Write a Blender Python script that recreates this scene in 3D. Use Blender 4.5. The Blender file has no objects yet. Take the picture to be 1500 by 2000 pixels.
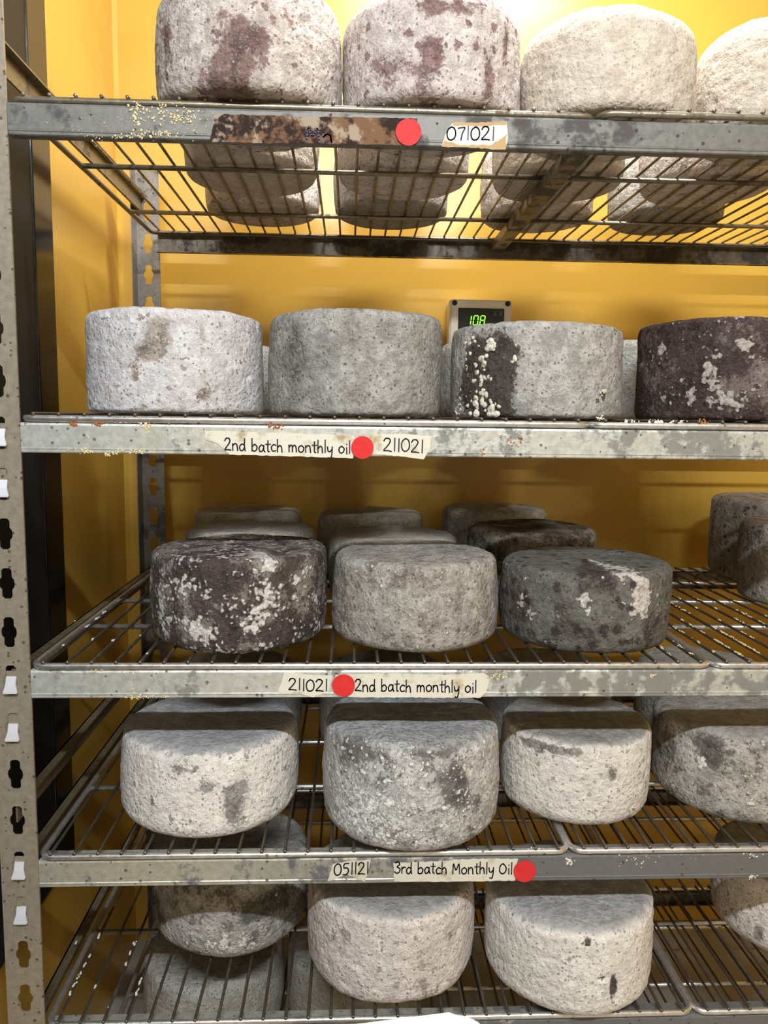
import bpy, bmesh, math, random
from mathutils import Vector, Matrix, noise
random.seed(7)
scene = bpy.context.scene
COL = scene.collection

# ------------------------------------------------------------------ camera
FPX = 1525.36
ZF = 1.50                                   # camera height above the floor
CAM = Vector((0.487, -1.181, ZF))
PITCH, YAW, ROLL = 0.1165, 0.0439, 0.0123
_fw = Vector((math.sin(YAW)*math.cos(PITCH), math.cos(YAW)*math.cos(PITCH), -math.sin(PITCH)))
_rt0 = Vector((math.cos(YAW), -math.sin(YAW), 0)); _up0 = _rt0.cross(_fw)
RT = math.cos(ROLL)*_rt0 + math.sin(ROLL)*_up0
UP = -math.sin(ROLL)*_rt0 + math.cos(ROLL)*_up0
FW = _fw
cd = bpy.data.cameras.new('camera'); cam = bpy.data.objects.new('camera', cd); COL.objects.link(cam)
cd.sensor_fit = 'VERTICAL'; cd.sensor_height = 36.0; cd.lens = FPX/2000*36.0; cd.clip_start = 0.02
M = Matrix((RT, UP, -FW)).transposed().to_4x4(); M.translation = CAM; cam.matrix_world = M
scene.camera = cam

# ------------------------------------------------------------------ world, lamps, exposure
w = bpy.data.worlds.new('room_world'); scene.world = w; w.use_nodes = True
w.node_tree.nodes['Background'].inputs[0].default_value = (0.80, 0.86, 1.0, 1)
w.node_tree.nodes['Background'].inputs[1].default_value = 0.07
def area(name, loc, sx, sy, power, col, target):
    l = bpy.data.lights.new(name, 'AREA'); l.shape = 'RECTANGLE'; l.size = sx; l.size_y = sy; l.energy = power; l.color = col
    o = bpy.data.objects.new(name, l); COL.objects.link(o); o.location = loc
    o.rotation_euler = (Vector(target)-Vector(loc)).to_track_quat('-Z', 'Y').to_euler(); return o
area('tube_lamp_aisle', (0.62, -2.05, ZF+1.465), 1.2, 0.10, 116, (0.855, 0.935, 1.0), (0.62, -0.4, ZF-0.3))
area('tube_lamp_rack', (0.86, 0.20, ZF+1.465), 0.70, 0.10, 32, (1.0, 0.97, 0.91), (0.86, 0.24, ZF))
scene.view_settings.view_transform = 'Standard'; scene.view_settings.look = 'None'
scene.view_settings.exposure = 0.36; scene.view_settings.gamma = 1.0
scene.view_settings.use_curve_mapping = False

# ------------------------------------------------------------------ helpers
def ray(px, py): return FW + RT*((px-750)/FPX) - UP*((py-1000)/FPX)
def onY(px, py, Y):
    d = ray(px, py); return CAM + d*((Y-CAM.y)/d.y)
def onZ(px, py, Z):
    d = ray(px, py); return CAM + d*((Z-CAM.z)/d.z)
def s2l(c):
    return tuple(((v/255)/12.92 if v/255 <= 0.04045 else ((v/255+0.055)/1.055)**2.4) for v in c)
def obj(name, me, mat=None, parent=None):
    if isinstance(me, bmesh.types.BMesh):
        m = bpy.data.meshes.new(name); me.to_mesh(m); me.free(); me = m
    o = bpy.data.objects.new(name, me); COL.objects.link(o)
    if mat is not None and not me.materials: me.materials.append(mat)
    if parent is not None: o.parent = parent
    return o
def tag(o, label=None, cat=None, group=None, kind=None):
    if label: o['label'] = label
    if cat: o['category'] = cat
    if group: o['group'] = group
    if kind: o['kind'] = kind
    return o
def empty(name, loc=(0, 0, 0)):
    o = bpy.data.objects.new(name, None); COL.objects.link(o); o.location = loc; o.empty_display_size = 0.05; return o
def box(bm, a, b, bev=0):
    r = bmesh.ops.create_cube(bm, size=1)
    for v in r['verts']:
        v.co = Vector(((a[i]+b[i])/2 + v.co[i]*(b[i]-a[i]) for i in range(3)))
    if bev:
        es = list({e for v in r['verts'] for e in v.link_edges})
        bmesh.ops.bevel(bm, geom=es, offset=bev, segments=2, profile=0.6, affect='EDGES')
def smooth(o, ang=None):
    for p in o.data.polygons: p.use_smooth = True
    return o
def tube(bm, pts, r, n=10, closed=False, cap=True):
    pts = [Vector(p) for p in pts]; rings = []; N = len(pts)
    for i, p in enumerate(pts):
        a = pts[(i-1) % N] if (closed or i > 0) else p; b = pts[(i+1) % N] if (closed or i < N-1) else p
        t = (b-a).normalized(); u = t.cross(Vector((0, 0, 1)))
        if u.length < 1e-3: u = Vector((1, 0, 0))
        u.normalize(); v = u.cross(t)
        rings.append([bm.verts.new(p + (u*math.cos(2*math.pi*k/n)+v*math.sin(2*math.pi*k/n))*r) for k in range(n)])
    for i in range(N if closed else N-1):
        A, B = rings[i], rings[(i+1) % N]
        for k in range(n): bm.faces.new((A[k], A[(k+1) % n], B[(k+1) % n], B[k]))
    if cap and not closed:
        bm.faces.new(rings[0][::-1]); bm.faces.new(rings[-1])
    bmesh.ops.recalc_face_normals(bm, faces=bm.faces[:])
def extrude_poly(bm, pts, n):
    """closed outline pts (3D, planar) given thickness along vector n"""
    n = Vector(n); a = [bm.verts.new(p) for p in pts]; b = [bm.verts.new(Vector(p)+n) for p in pts]
    bm.faces.new(a); bm.faces.new(b[::-1])
    for i in range(len(a)):
        j = (i+1) % len(a); bm.faces.new((a[i], b[i], b[j], a[j]))
    bmesh.ops.recalc_face_normals(bm, faces=bm.faces[:])

# ------------------------------------------------------------------ materials
class NT:
    def __init__(s, name):
        s.m = bpy.data.materials.new(name); s.m.use_nodes = True; s.t = s.m.node_tree
        s.p = s.t.nodes['Principled BSDF']; s.out = s.t.nodes['Material Output']
    def n(s, typ, **kw):
        nd = s.t.nodes.new(typ)
        for k, v in kw.items(): setattr(nd, k, v)
        return nd
    def put(s, sock, v):
        if isinstance(v, bpy.types.NodeSocket): s.t.links.new(v, sock)
        elif isinstance(v, (tuple, list)):
            sock.default_value = (*v, 1) if (len(v) == 3 and len(sock.default_value) == 4) else v
        else: sock.default_value = v
    def noise(s, vec, scale, detail=4, rough=0.55, dist=0):
        nd = s.n('ShaderNodeTexNoise'); s.put(nd.inputs['Vector'], vec)
        for k, v in (('Scale', scale), ('Detail', detail), ('Roughness', rough), ('Distortion', dist)): s.put(nd.inputs[k], v)
        return nd.outputs['Fac']
    def vor(s, vec, scale, feature='F1', out='Distance', rand=1.0):
        nd = s.n('ShaderNodeTexVoronoi', feature=feature); s.put(nd.inputs['Vector'], vec); s.put(nd.inputs['Scale'], scale); s.put(nd.inputs['Randomness'], rand)
        return nd.outputs[out]
    def math(s, op, a, b=0.0, c=0.0, clamp=False):
        nd = s.n('ShaderNodeMath', operation=op, use_clamp=clamp)
        for i, v in enumerate((a, b, c)): s.put(nd.inputs[i], v)
        return nd.outputs[0]
    def step(s, v, a, b, lo=0.0, hi=1.0):
        nd = s.n('ShaderNodeMapRange', interpolation_type='SMOOTHSTEP')
        for k, x in zip(('Value', 'From Min', 'From Max', 'To Min', 'To Max'), (v, a, b, lo, hi)): s.put(nd.inputs[k], x)
        return nd.outputs[0]
    def mix(s, f, a, b, mode='MIX'):
        nd = s.n('ShaderNodeMix', data_type='RGBA', blend_type=mode)
        s.put(nd.inputs[0], f); s.put(nd.inputs[6], a); s.put(nd.inputs[7], b); return nd.outputs[2]
    def coords(s, rnd=True, scale=(1, 1, 1)):
        tc = s.n('ShaderNodeTexCoord'); v = tc.outputs['Object']
        if scale != (1, 1, 1):
            mp = s.n('ShaderNodeMapping'); s.put(mp.inputs['Vector'], v); mp.inputs['Scale'].default_value = scale; v = mp.outputs[0]
        if rnd:
            oi = s.n('ShaderNodeObjectInfo'); r = s.math('MULTIPLY', oi.outputs['Random'], 37.0)
            ad = s.n('ShaderNodeVectorMath', operation='ADD'); s.put(ad.inputs[0], v)
            cb = s.n('ShaderNodeCombineXYZ'); s.put(cb.inputs[0], r); s.put(cb.inputs[1], s.math('MULTIPLY', r, 1.7)); s.put(cb.inputs[2], s.math('MULTIPLY', r, 0.6))
            s.put(ad.inputs[1], cb.outputs[0]); v = ad.outputs[0]
        return v
    def bump(s, h, strength, dist):
        nd = s.n('ShaderNodeBump'); s.put(nd.inputs['Height'], h); nd.inputs['Strength'].default_value = strength; nd.inputs['Distance'].default_value = dist
        s.put(s.p.inputs['Normal'], nd.outputs[0])
    def set(s, **kw):
        for k, v in kw.items(): s.put(s.p.inputs[k.replace('_', ' ')], v)
        return s.m

def plain(name, rgb, rough=0.5, metal=0.0, **kw):
    t = NT(name); return t.set(Base_Color=s2l(rgb), Roughness=rough, Metallic=metal, **kw)

def rind(name, light, mid, dark, dk=0.5, dks=14.0, wh=0.0, whs=40.0, sp=0.0, sps=55.0, flake=(226, 222, 212), spotc=None, top=None, grain=1.0, pore=1.0):
    """mould-ripened rind: light/mid mottling, dark patches (dk cover), white crust flakes (wh), dark round spots (sp)"""
    t = NT(name); v = t.coords()
    ad = t.n('ShaderNodeAttribute', attribute_name='dark').outputs['Fac']
    aw = t.n('ShaderNodeAttribute', attribute_name='white').outputs['Fac']
    big = t.noise(v, dks, 5, 0.62); mid_n = t.noise(v, 48, 6, 0.68, 0.4); fine = t.noise(v, 170, 5, 0.66); grit = t.noise(v, 420, 3, 0.6)
    nod = t.vor(v, 135, 'SMOOTH_F1'); nod2 = t.vor(v, 300)
    col = t.mix(t.step(t.math('ADD', t.math('MULTIPLY', mid_n, 0.65), t.math('MULTIPLY', fine, 0.35)), 0.40, 0.60), s2l(mid), s2l(light))
    sal = t.step(t.math('ADD', t.math('MULTIPLY', fine, 0.6), t.math('MULTIPLY', grit, 0.4)), 0.50, 0.64, 0.0, 0.75*grain)
    col = t.mix(sal, col, s2l(tuple(c*0.66 for c in mid)))
    col = t.mix(t.step(grit, 0.54, 0.68, 0.0, 0.55), col, s2l(tuple(min(240, c*1.10) for c in light)))
    dm = t.math('ADD', t.math('ADD', t.math('MULTIPLY', big, 0.42), t.math('MULTIPLY', mid_n, 0.34)), t.math('ADD', t.math('MULTIPLY', fine, 0.24), t.math('MULTIPLY', ad, 0.26)))
    th = 0.70-0.40*dk
    dmask = t.step(dm, th-0.035, th+0.05)
    dcol = t.mix(t.step(mid_n, 0.40, 0.60), s2l(tuple(c*0.80 for c in dark)), s2l(tuple(c*1.25 for c in dark)))
    dcol = t.mix(t.step(t.math('ADD', t.math('MULTIPLY', fine, 0.5), t.math('MULTIPLY', grit, 0.5)), 0.52, 0.66, 0.0, 0.75), dcol, s2l(tuple(min(235, c*1.5+34) for c in dark)))
    col = t.mix(t.math('MULTIPLY', dmask, 0.94), col, dcol)
    if sp > 0:
        wv = t.n('ShaderNodeTexNoise'); t.put(wv.inputs['Vector'], v); wv.inputs['Scale'].default_value = 110; wv.inputs['Detail'].default_value = 3
        vm = t.n('ShaderNodeVectorMath', operation='MULTIPLY_ADD'); t.put(vm.inputs[0], wv.outputs['Color']); vm.inputs[1].default_value = (0.013,)*3; t.put(vm.inputs[2], v)
        vd = t.n('ShaderNodeTexVoronoi'); t.put(vd.inputs['Vector'], vm.outputs[0]); vd.inputs['Scale'].default_value = sps
        sc = t.n('ShaderNodeSeparateColor'); t.put(sc.inputs[0], vd.outputs['Color'])
        rad = t.math('MULTIPLY', t.math('ADD', t.step(sc.outputs[0], 1-sp, 1.0), t.math('MULTIPLY', ad, 0.45)), 0.46)
        sm = t.step(t.math('SUBTRACT', t.math('SUBTRACT', rad, vd.outputs['Distance']), t.math('MULTIPLY', t.math('SUBTRACT', fine, 0.5), 0.7)), -0.03, 0.05)
        sm = t.math('MULTIPLY', sm, t.step(rad, 0.04, 0.10))
        col = t.mix(t.math('MULTIPLY', sm, 0.8), col, t.mix(t.step(grit, 0.4, 0.65), s2l(spotc or dark), s2l(tuple(c*1.35 for c in (spotc or dark)))))
    # small dark pores scattered in loose drifts
    pv = t.n('ShaderNodeTexVoronoi'); t.put(pv.inputs['Vector'], v); pv.inputs['Scale'].default_value = 185
    ps = t.n('ShaderNodeSeparateColor'); t.put(ps.inputs[0], pv.outputs['Color'])
    pr = t.math('MULTIPLY', t.step(t.math('ADD', ps.outputs[0], t.math('MULTIPLY', t.math('SUBTRACT', mid_n, 0.5), 1.6)), 0.62, 1.05), 0.46)
    pm = t.step(t.math('SUBTRACT', pr, pv.outputs['Distance']), -0.02, 0.10)
    col = t.mix(t.math('MULTIPLY', pm, 0.62*pore), col, s2l(tuple(c*0.52 for c in mid)))
    fl = t.math('ADD', t.math('ADD', t.math('MULTIPLY', t.noise(v, whs, 6, 0.70), 0.72), t.math('MULTIPLY', t.math('SUBTRACT', 1.0, nod), 0.28)), t.math('MULTIPLY', aw, 0.24))
    tw = 0.80-0.34*wh
    fmask = t.step(fl, tw-0.02, tw+0.03)
    col = t.mix(fmask, col, t.mix(t.step(fine, 0.35, 0.62), s2l(tuple(c*0.76 for c in flake)), s2l(flake)))
    if top:  # shade on the wheel tops put into the colour: upward faces greyer
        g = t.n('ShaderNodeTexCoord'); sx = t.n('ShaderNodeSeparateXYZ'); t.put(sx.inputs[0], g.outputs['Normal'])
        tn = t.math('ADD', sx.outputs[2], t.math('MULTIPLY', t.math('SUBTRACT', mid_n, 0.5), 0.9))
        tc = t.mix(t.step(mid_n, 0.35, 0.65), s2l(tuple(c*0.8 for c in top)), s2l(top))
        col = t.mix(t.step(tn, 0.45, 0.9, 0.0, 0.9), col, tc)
    h = t.math('ADD', t.math('MULTIPLY', t.math('SUBTRACT', 1.0, nod), 0.75), t.math('MULTIPLY', fine, 0.62))
    h = t.math('ADD', h, t.math('MULTIPLY', t.math('SUBTRACT', 1.0, nod2), 0.25))
    h = t.math('ADD', h, t.math('MULTIPLY', mid_n, 0.30)); h = t.math('ADD', h, t.math('MULTIPLY', fmask, 0.8))
    h = t.math('SUBTRACT', h, t.math('ADD', t.math('MULTIPLY', dmask, 0.25), t.math('MULTIPLY', pm, 0.30)))
    t.bump(h, 0.8, 0.0036)
    return t.set(Base_Color=col, Roughness=0.86, Specular_IOR_Level=0.25)

def steel(name, base, stain, rust=0.0, metal=0.75, rough=0.38, stain_amt=0.5, scale=(1, 1, 1), sc=22, dot=0.86, end_tone=None):
    t = NT(name); v = t.coords(scale=scale)
    n1 = t.noise(v, sc, 6, 0.65); n2 = t.noise(v, 95, 5, 0.6); n3 = t.noise(v, 7, 4, 0.6)
    base_n = t.math('ADD', t.math('MULTIPLY', n1, 0.6), t.math('MULTIPLY', n3, 0.4))
    if end_tone:                                   # darker blotches cover more of the rail towards one end
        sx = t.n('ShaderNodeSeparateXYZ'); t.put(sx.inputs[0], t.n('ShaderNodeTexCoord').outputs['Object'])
        base_n = t.math('ADD', base_n, t.step(sx.outputs[0], end_tone[0], end_tone[1], 0.0, end_tone[2]))
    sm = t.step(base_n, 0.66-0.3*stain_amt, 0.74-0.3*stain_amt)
    col = t.mix(t.step(n2, 0.3, 0.7), s2l(tuple(c*0.88 for c in base)), s2l(base))
    col = t.mix(t.math('MULTIPLY', sm, 0.85), col, s2l(stain))
    vd = t.n('ShaderNodeTexVoronoi'); t.put(vd.inputs['Vector'], v); vd.inputs['Scale'].default_value = 130
    sc_ = t.n('ShaderNodeSeparateColor'); t.put(sc_.inputs[0], vd.outputs['Color'])
    dots = t.math('LESS_THAN', vd.outputs['Distance'], t.step(sc_.outputs[0], dot, 1.0, 0.0, 0.36))
    col = t.mix(t.math('MULTIPLY', dots, 0.8), col, s2l((62, 48, 42)))
    rm = 0.0
    if rust > 0:
        rm = t.step(t.math('ADD', t.math('MULTIPLY', n1, 0.5), t.math('MULTIPLY', n3, 0.5)), 0.72-0.34*rust, 0.80-0.34*rust)
        col = t.mix(t.math('MULTIPLY', rm, 0.85), col, t.mix(n2, s2l((58, 38, 28)), s2l((128, 84, 52))))
    dirty = t.math('MAXIMUM', t.math('MAXIMUM', sm, dots), rm)
    t.bump(t.math('ADD', n2, dirty), 0.25, 0.0015)
    return t.set(Base_Color=col, Roughness=t.math('ADD', t.math('MULTIPLY', dirty, 0.3), t.math('ADD', rough-0.08, t.math('MULTIPLY', n2, 0.16))),
                 Metallic=t.math('MULTIPLY', t.math('SUBTRACT', 1.0, t.math('MULTIPLY', dirty, 0.7)), metal))

def wallpaint(name, rgb, rough, coat=0.0):
    t = NT(name); v = t.coords(False)
    n1 = t.noise(v, 1.6, 3, 0.5); n2 = t.noise(v, 5, 5, 0.6)
    col = t.mix(t.step(n1, 0.3, 0.7), s2l(tuple(c*0.95 for c in rgb)), s2l(rgb))
    col = t.mix(t.step(n2, 0.55, 0.8, 0.0, 0.25), col, s2l(tuple(c*0.86 for c in rgb)))
    t.bump(t.noise(v, 3.0, 2, 0.5), 0.10, 0.02)
    return t.set(Base_Color=col, Roughness=t.math('ADD', rough, t.math('MULTIPLY', n2, 0.12)), Specular_IOR_Level=0.5)

m_wall = wallpaint('yellow_wall_paint', (203, 162, 68), 0.26)
m_floor = wallpaint('grey_floor', (176, 172, 162), 0.5)
m_ceil = wallpaint('white_ceiling', (222, 220, 212), 0.6)
m_black = plain('black_gloss', (14, 15, 17), 0.16)
m_blackmat = plain('black_matte', (10, 11, 12), 0.6)
m_post = steel('post_enamel', (154, 143, 126), (96, 82, 66), rust=0.16, metal=0.2, rough=0.42, stain_amt=0.2, dot=0.66)
m_postback = steel('back_post_steel', (140, 134, 126), (66, 60, 54), rust=0.12, metal=0.5, rough=0.42, stain_amt=0.45)
m_beam_old = steel('beam_weathered', (118, 116, 111), (70, 70, 72), rust=0.40, metal=0.35, rough=0.55, stain_amt=0.5)
m_beam = steel('beam_galvanised', (214, 216, 210), (112, 110, 104), rust=0.10, metal=0.5, rough=0.33, stain_amt=0.46, sc=30, dot=0.78, end_tone=(0.55, 1.0, 0.09))
m_beam_low = steel('beam_galvanised_dull', (196, 194, 182), (82, 82, 86), rust=0.08, metal=0.55, rough=0.36, stain_amt=0.46, sc=30, dot=0.78, end_tone=(0.35, 1.0, 0.22))
m_beam_back = steel('back_beam_steel', (120, 112, 100), (52, 46, 40), rust=0.2, metal=0.55, rough=0.4, stain_amt=0.6)
m_brace = steel('brace_steel', (128, 116, 92), (80, 70, 54), rust=0.08, metal=0.4, rough=0.42, stain_amt=0.4)
m_wire = steel('wire_steel', (226, 224, 222), (128, 120, 112), rust=0.0, metal=0.85, rough=0.32, stain_amt=0.22, sc=40)
m_wire_old = steel('wire_steel_dull', (150, 142, 126), (92, 80, 64), rust=0.10, metal=0.75, rough=0.38, stain_amt=0.45, sc=40)
m_rod = steel('rod_steel', (128, 120, 108), (84, 74, 64), rust=0.05, metal=0.8, rough=0.4, stain_amt=0.4, sc=40)
m_clip = plain('zinc_clip', (232, 232, 238), 0.28, 0.35)
m_tape = NT('masking_tape'); _v = m_tape.coords()
_c = m_tape.mix(m_tape.step(m_tape.noise(_v, 30, 5, 0.6), 0.50, 0.70), s2l((214, 209, 194)), s2l((168, 148, 108)))
m_tape.bump(m_tape.noise(_v, 60, 4, 0.6), 0.4, 0.002); m_tape = m_tape.set(Base_Color=_c, Roughness=0.42)
m_tapeb = NT('stained_tape'); _v = m_tapeb.coords()
_n = m_tapeb.noise(_v, 34, 6, 0.65)
_c = m_tapeb.mix(m_tapeb.step(_n, 0.44, 0.56), s2l((44, 30, 25)), s2l((116, 86, 62)))
_c = m_tapeb.mix(m_tapeb.step(m_tapeb.noise(_v, 24, 5, 0.6), 0.53, 0.60), _c, s2l((158, 142, 122)))
m_tapeb.bump(_n, 0.5, 0.003); m_tapeb = m_tapeb.set(Base_Color=_c, Roughness=0.75, Specular_IOR_Level=0.2)
m_tapebrown = plain('tape_browned_edge', (172, 138, 84), 0.55)
m_ink = plain('marker_ink', (34, 32, 42), 0.5)
m_inkp = plain('faded_purple_ink', (84, 74, 104), 0.7)
m_red = NT('red_sticker'); _v = m_red.coords()
m_red.bump(m_red.noise(_v, 90, 4, 0.6), 0.25, 0.001)
m_red = m_red.set(Base_Color=m_red.mix(m_red.noise(_v, 60, 4, 0.6), s2l((190, 32, 34)), s2l((222, 58, 56))), Roughness=0.6, Specular_IOR_Level=0.25)
m_crumb = plain('cheese_crumb', (214, 200, 156), 0.8)
m_crumbr = plain('rust_crumb', (160, 96, 52), 0.85)
m_crumbw = plain('pale_crust', (222, 216, 204), 0.8)

# ------------------------------------------------------------------ room
XL, YB, ZC = -0.118, 0.945, ZF+1.50
def struct(name, a, b, mat):
    bm = bmesh.new(); box(bm, a, b); return tag(obj(name, bm, mat), kind='structure')
struct('floor', (XL-0.1, -2.6, -0.1), (2.6, YB+0.1, 0.0), m_floor)
struct('ceiling', (XL-0.1, -2.6, ZC), (2.6, YB+0.1, ZC+0.1), m_ceil)
struct('wall_back', (XL-0.1, YB, 0.0), (2.6, YB+0.1, ZC), m_wall)
struct('wall_left', (XL-0.1, -2.6, 0.0), (XL, YB, ZC), m_wall)
struct('wall_front', (XL-0.1, -2.7, 0.0), (2.6, -2.6, ZC), m_ceil)
struct('wall_right', (2.5, -2.6, 0.0), (2.6, YB, ZC), m_wall)
# narrow cove strip in the corner between the two yellow walls
bm = bmesh.new(); extrude_poly(bm, [(XL, YB, 0), (XL+0.010, YB, 0), (XL, YB-0.010, 0)], (0, 0, ZC)); tag(obj('trim_1', bm, m_wall), kind='structure')

# ceiling lamps' housings
for nm, x, y, L, lab in (('ceiling_light', 0.62, -2.05, 1.26, 'long white ceiling tube light over the aisle in front of rack'), ('ceiling_light', 0.86, 0.20, 0.76, 'short white ceiling tube light above the top shelf')):
    e = tag(empty(nm, (x, y, ZC)), lab, 'light')
    bm = bmesh.new(); box(bm, (-L/2, -0.06, -0.03), (L/2, 0.06, 0.0), 0.006); obj('housing', bm, m_ceil, e)
    for s in (-1, 1):
        bm = bmesh.new(); box(bm, (s*L/2-0.012, -0.055, -0.05), (s*L/2+0.012, 0.055, -0.005), 0.004); obj('end_cap', bm, m_ceil, e)

# black panel on the left wall
e = tag(empty('wall_panel', (XL, -0.4, 0)), 'tall glossy black panel on the yellow wall behind the front post', 'panel')
bm = bmesh.new(); box(bm, (0.001, -0.9, 0.555), (0.010, 0.755, 2.62)); obj('sheet', bm, m_blackmat, e)
bm = bmesh.new(); box(bm, (0.001, 0.755, 0.555), (0.013, 0.850, 2.62), 0.004); obj('edge_frame', bm, m_black, e)

# ------------------------------------------------------------------ rack
H = 0.045
ZB = [ZF+z for z in (0.3953, -0.0537, -0.4311, -0.7416, -1.0314, -1.325)]      # beam undersides
ZS = [z+H+0.016 for z in ZB]                                                   # where the wheels sit
D = 0.79; RW = 1.80
rack = tag(empty('storage_rack', (0, 0, 0)), 'tall slotted steel rack with six wire shelves against the yellow wall', 'rack')
PITCHZ = 0.0755
SLOT0 = onY(24, 1235, 0).z
def slotted_post(name, x0, x1, y, ydir, mat, ztop=2.62, flanges=(0.036, 0.004)):
    """front sheet with a column of keyhole slots plus folded side flanges"""
    from mathutils.geometry import tessellate_polygon
    cx = (x0+x1)/2; bm = bmesh.new()
    k0 = math.ceil((0.04-SLOT0)/PITCHZ); k1 = math.floor((ztop-0.04-SLOT0)/PITCHZ)
    zs = [SLOT0+k*PITCHZ for k in range(k0, k1+1)]
    prev = 0.0; segs = []
    for i, z in enumerate(zs):
        nxt = ztop if i == len(zs)-1 else z+PITCHZ/2
        segs.append((prev, nxt, z)); prev = nxt
    hw, hb, hh = 0.0078, 0.0118, 0.0235
    hole = []
    for (sx, sy) in ((1, 1), (-1, 1), (-1, -1), (1, -1)):
        q = [(hw*0.55, hh), (hw, hh-0.0035), (hw, 0.0095), (hb*0.92, 0.0058), (hb, 0.0)]
        if sx*sy < 0: q = q[::-1]
        hole += [(sx*a, sy*b) for a, b in q if not (b == 0.0 and sy < 0)]
    # order the outline by angle-free walk: right-top, left-top, left-bottom, right-bottom
    rt = [(hb, 0.0), (hb*0.92, 0.0058), (hw, 0.0095), (hw, hh-0.0035), (hw*0.55, hh)]
    hole = rt + [(-a, b) for a, b in rt[::-1]] + [(-a, -b) for a, b in rt[1:]] + [(a, -b) for a, b in rt[1:][::-1]]
    for z0, z1, z in segs:
        outer = [(x0, z0), (x1, z0), (x1, z1), (x0, z1)]
        inner = [(cx+a, z+b) for a, b in hole]
        allp = outer+inner
        vs = [bm.verts.new((p[0], y, p[1])) for p in allp]
        for t in tessellate_polygon([[Vector((p[0], p[1], 0)) for p in outer], [Vector((p[0], p[1], 0)) for p in inner]]):
            try: bm.faces.new([vs[i] for i in t])
            except ValueError: pass
    bmesh.ops.remove_doubles(bm, verts=bm.verts[:], dist=1e-5)
    ret = bmesh.ops.extrude_face_region(bm, geom=bm.faces[:])
    for v in [g for g in ret['geom'] if isinstance(g, bmesh.types.BMVert)]: v.co.y += 0.0022*ydir
    bmesh.ops.recalc_face_normals(bm, faces=bm.faces[:])
    for x, dep, s in ((x0, flanges[0], 1), (x1, flanges[1], -1)):
        ya, yb_ = sorted((y+0.0022*ydir, y+dep*ydir)); xa, xb = sorted((x, x+0.0022*s)); box(bm, (xa, ya, 0), (xb, yb_, ztop))
    return obj(name, bm, mat, rack)
slotted_post('post', -0.0585, -0.0005, 0.0, 1, m_post)
slotted_post('post', -0.046, 0.012, D+0.050, -1, m_postback, ztop=ZF+0.600, flanges=(0.046, 0.004))
slotted_post('post', RW+0.0005, RW+0.0585, 0.0, 1, m_post)
slotted_post('post', RW-0.012, RW+0.046, D+0.050, -1, m_postback, ztop=ZF+0.600, flanges=(0.004, 0.046))

def beam(name, x0, x1, y0, sgn, z, mat):
    """C-section rail: face, top ledge, lower lip, with a rolled top edge"""
    pr = [(0.000, 0.0015), (0.0, H-0.004), (0.0012, H-0.0012), (0.004, H), (0.030, H), (0.030, H-0.002), (0.0045, H-0.002),
          (0.0022, H-0.005), (0.0022, 0.002), (0.018, 0.002), (0.018, 0.0), (0.0015, 0.0)]
    bm = bmesh.new(); extrude_poly(bm, [(x0, y0+sgn*a, z+b) for a, b in pr], (x1-x0, 0, 0))
    # pressed rib along the lower edge of the face
    b2 = [(0.0, 0.0085), (-0.0009, 0.0075), (-0.0009, 0.006), (0.0, 0.005)]
    extrude_poly(bm, [(x0, y0+sgn*a, z+b) for a, b in b2], (x1-x0, 0, 0))
    return obj(name, bm, mat, rack)
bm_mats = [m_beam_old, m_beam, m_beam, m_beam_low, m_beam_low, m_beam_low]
clip_me = None
for i, z in enumerate(ZB):
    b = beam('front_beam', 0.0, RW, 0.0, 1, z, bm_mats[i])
    beam('back_beam', 0.0125, RW-0.0125, D+0.03, -1, z+(0.006 if i == 0 else 0), m_beam_back)
    # two zinc tongues hook the beam end through the keyholes
    kz = SLOT0 + round((z+0.022-SLOT0-0.004)/PITCHZ)*PITCHZ
    for dz in (0.0, -PITCHZ):
        if i == 0: continue
        bm = bmesh.new()
        zt, zb_ = 0.006, -0.0195
        pts = [(-0.0072, 0.001, zt), (0.0072, 0.001, zt), (0.0075, -0.0032, -0.006), (0.0108, -0.0062, zb_+0.002), (0.0095, -0.0062, zb_), (-0.0095, -0.0062, zb_), (-0.0108, -0.0062, zb_+0.002), (-0.0075, -0.0032, -0.006)]
        vs = [bm.verts.new(p) for p in pts]; vb = [bm.verts.new((p[0], p[1]+0.003, p[2]-0.0004)) for p in pts]
        for A in (vs, vb):
            bm.faces.new((A[0], A[1], A[2], A[7])); bm.faces.new((A[7], A[2], A[3], A[6])); bm.faces.new((A[3], A[4], A[5], A[6]))
        for k in range(8):
            j = (k+1) % 8; bm.faces.new((vs[k], vb[k], vb[j], vs[j]))
        bmesh.ops.recalc_face_normals(bm, faces=bm.faces[:])
        c = obj('beam_clip', bm, m_clip, b); c.location = (-0.0295, -0.0005, kz+dz)
        # the lit tongue plate behind the upper part of the keyhole
        bm = bmesh.new(); box(bm, (-0.0125, 0.0026, -0.012), (0.0125, 0.0042, 0.030 if dz else 0.014)); c2 = obj('beam_hook', bm, m_post, b); c2.location = (-0.0295, 0, kz+dz)
# side braces between the posts
def brace(z0, z1, x=-0.034):
    bm = bmesh.new(); box(bm, (x, 0.006, z0), (x+0.003, D+0.045, z1)); box(bm, (x, 0.006, z1-0.003), (x+0.016, D+0.045, z1)); obj('side_brace', bm, m_brace, rack)
brace(ZF+0.503, ZF+0.541); brace(ZF-0.635, ZF-0.597)
bm = bmesh.new(); box(bm, (0.830, 0.034, ZB[0]+H-0.020), (0.862, D-0.004, ZB[0]+H-0.002)); obj('support_bar', bm, m_beam_back, rack)
for i in (2, 3, 4): brace(ZB[i]+0.008, ZB[i]+H)

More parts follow.
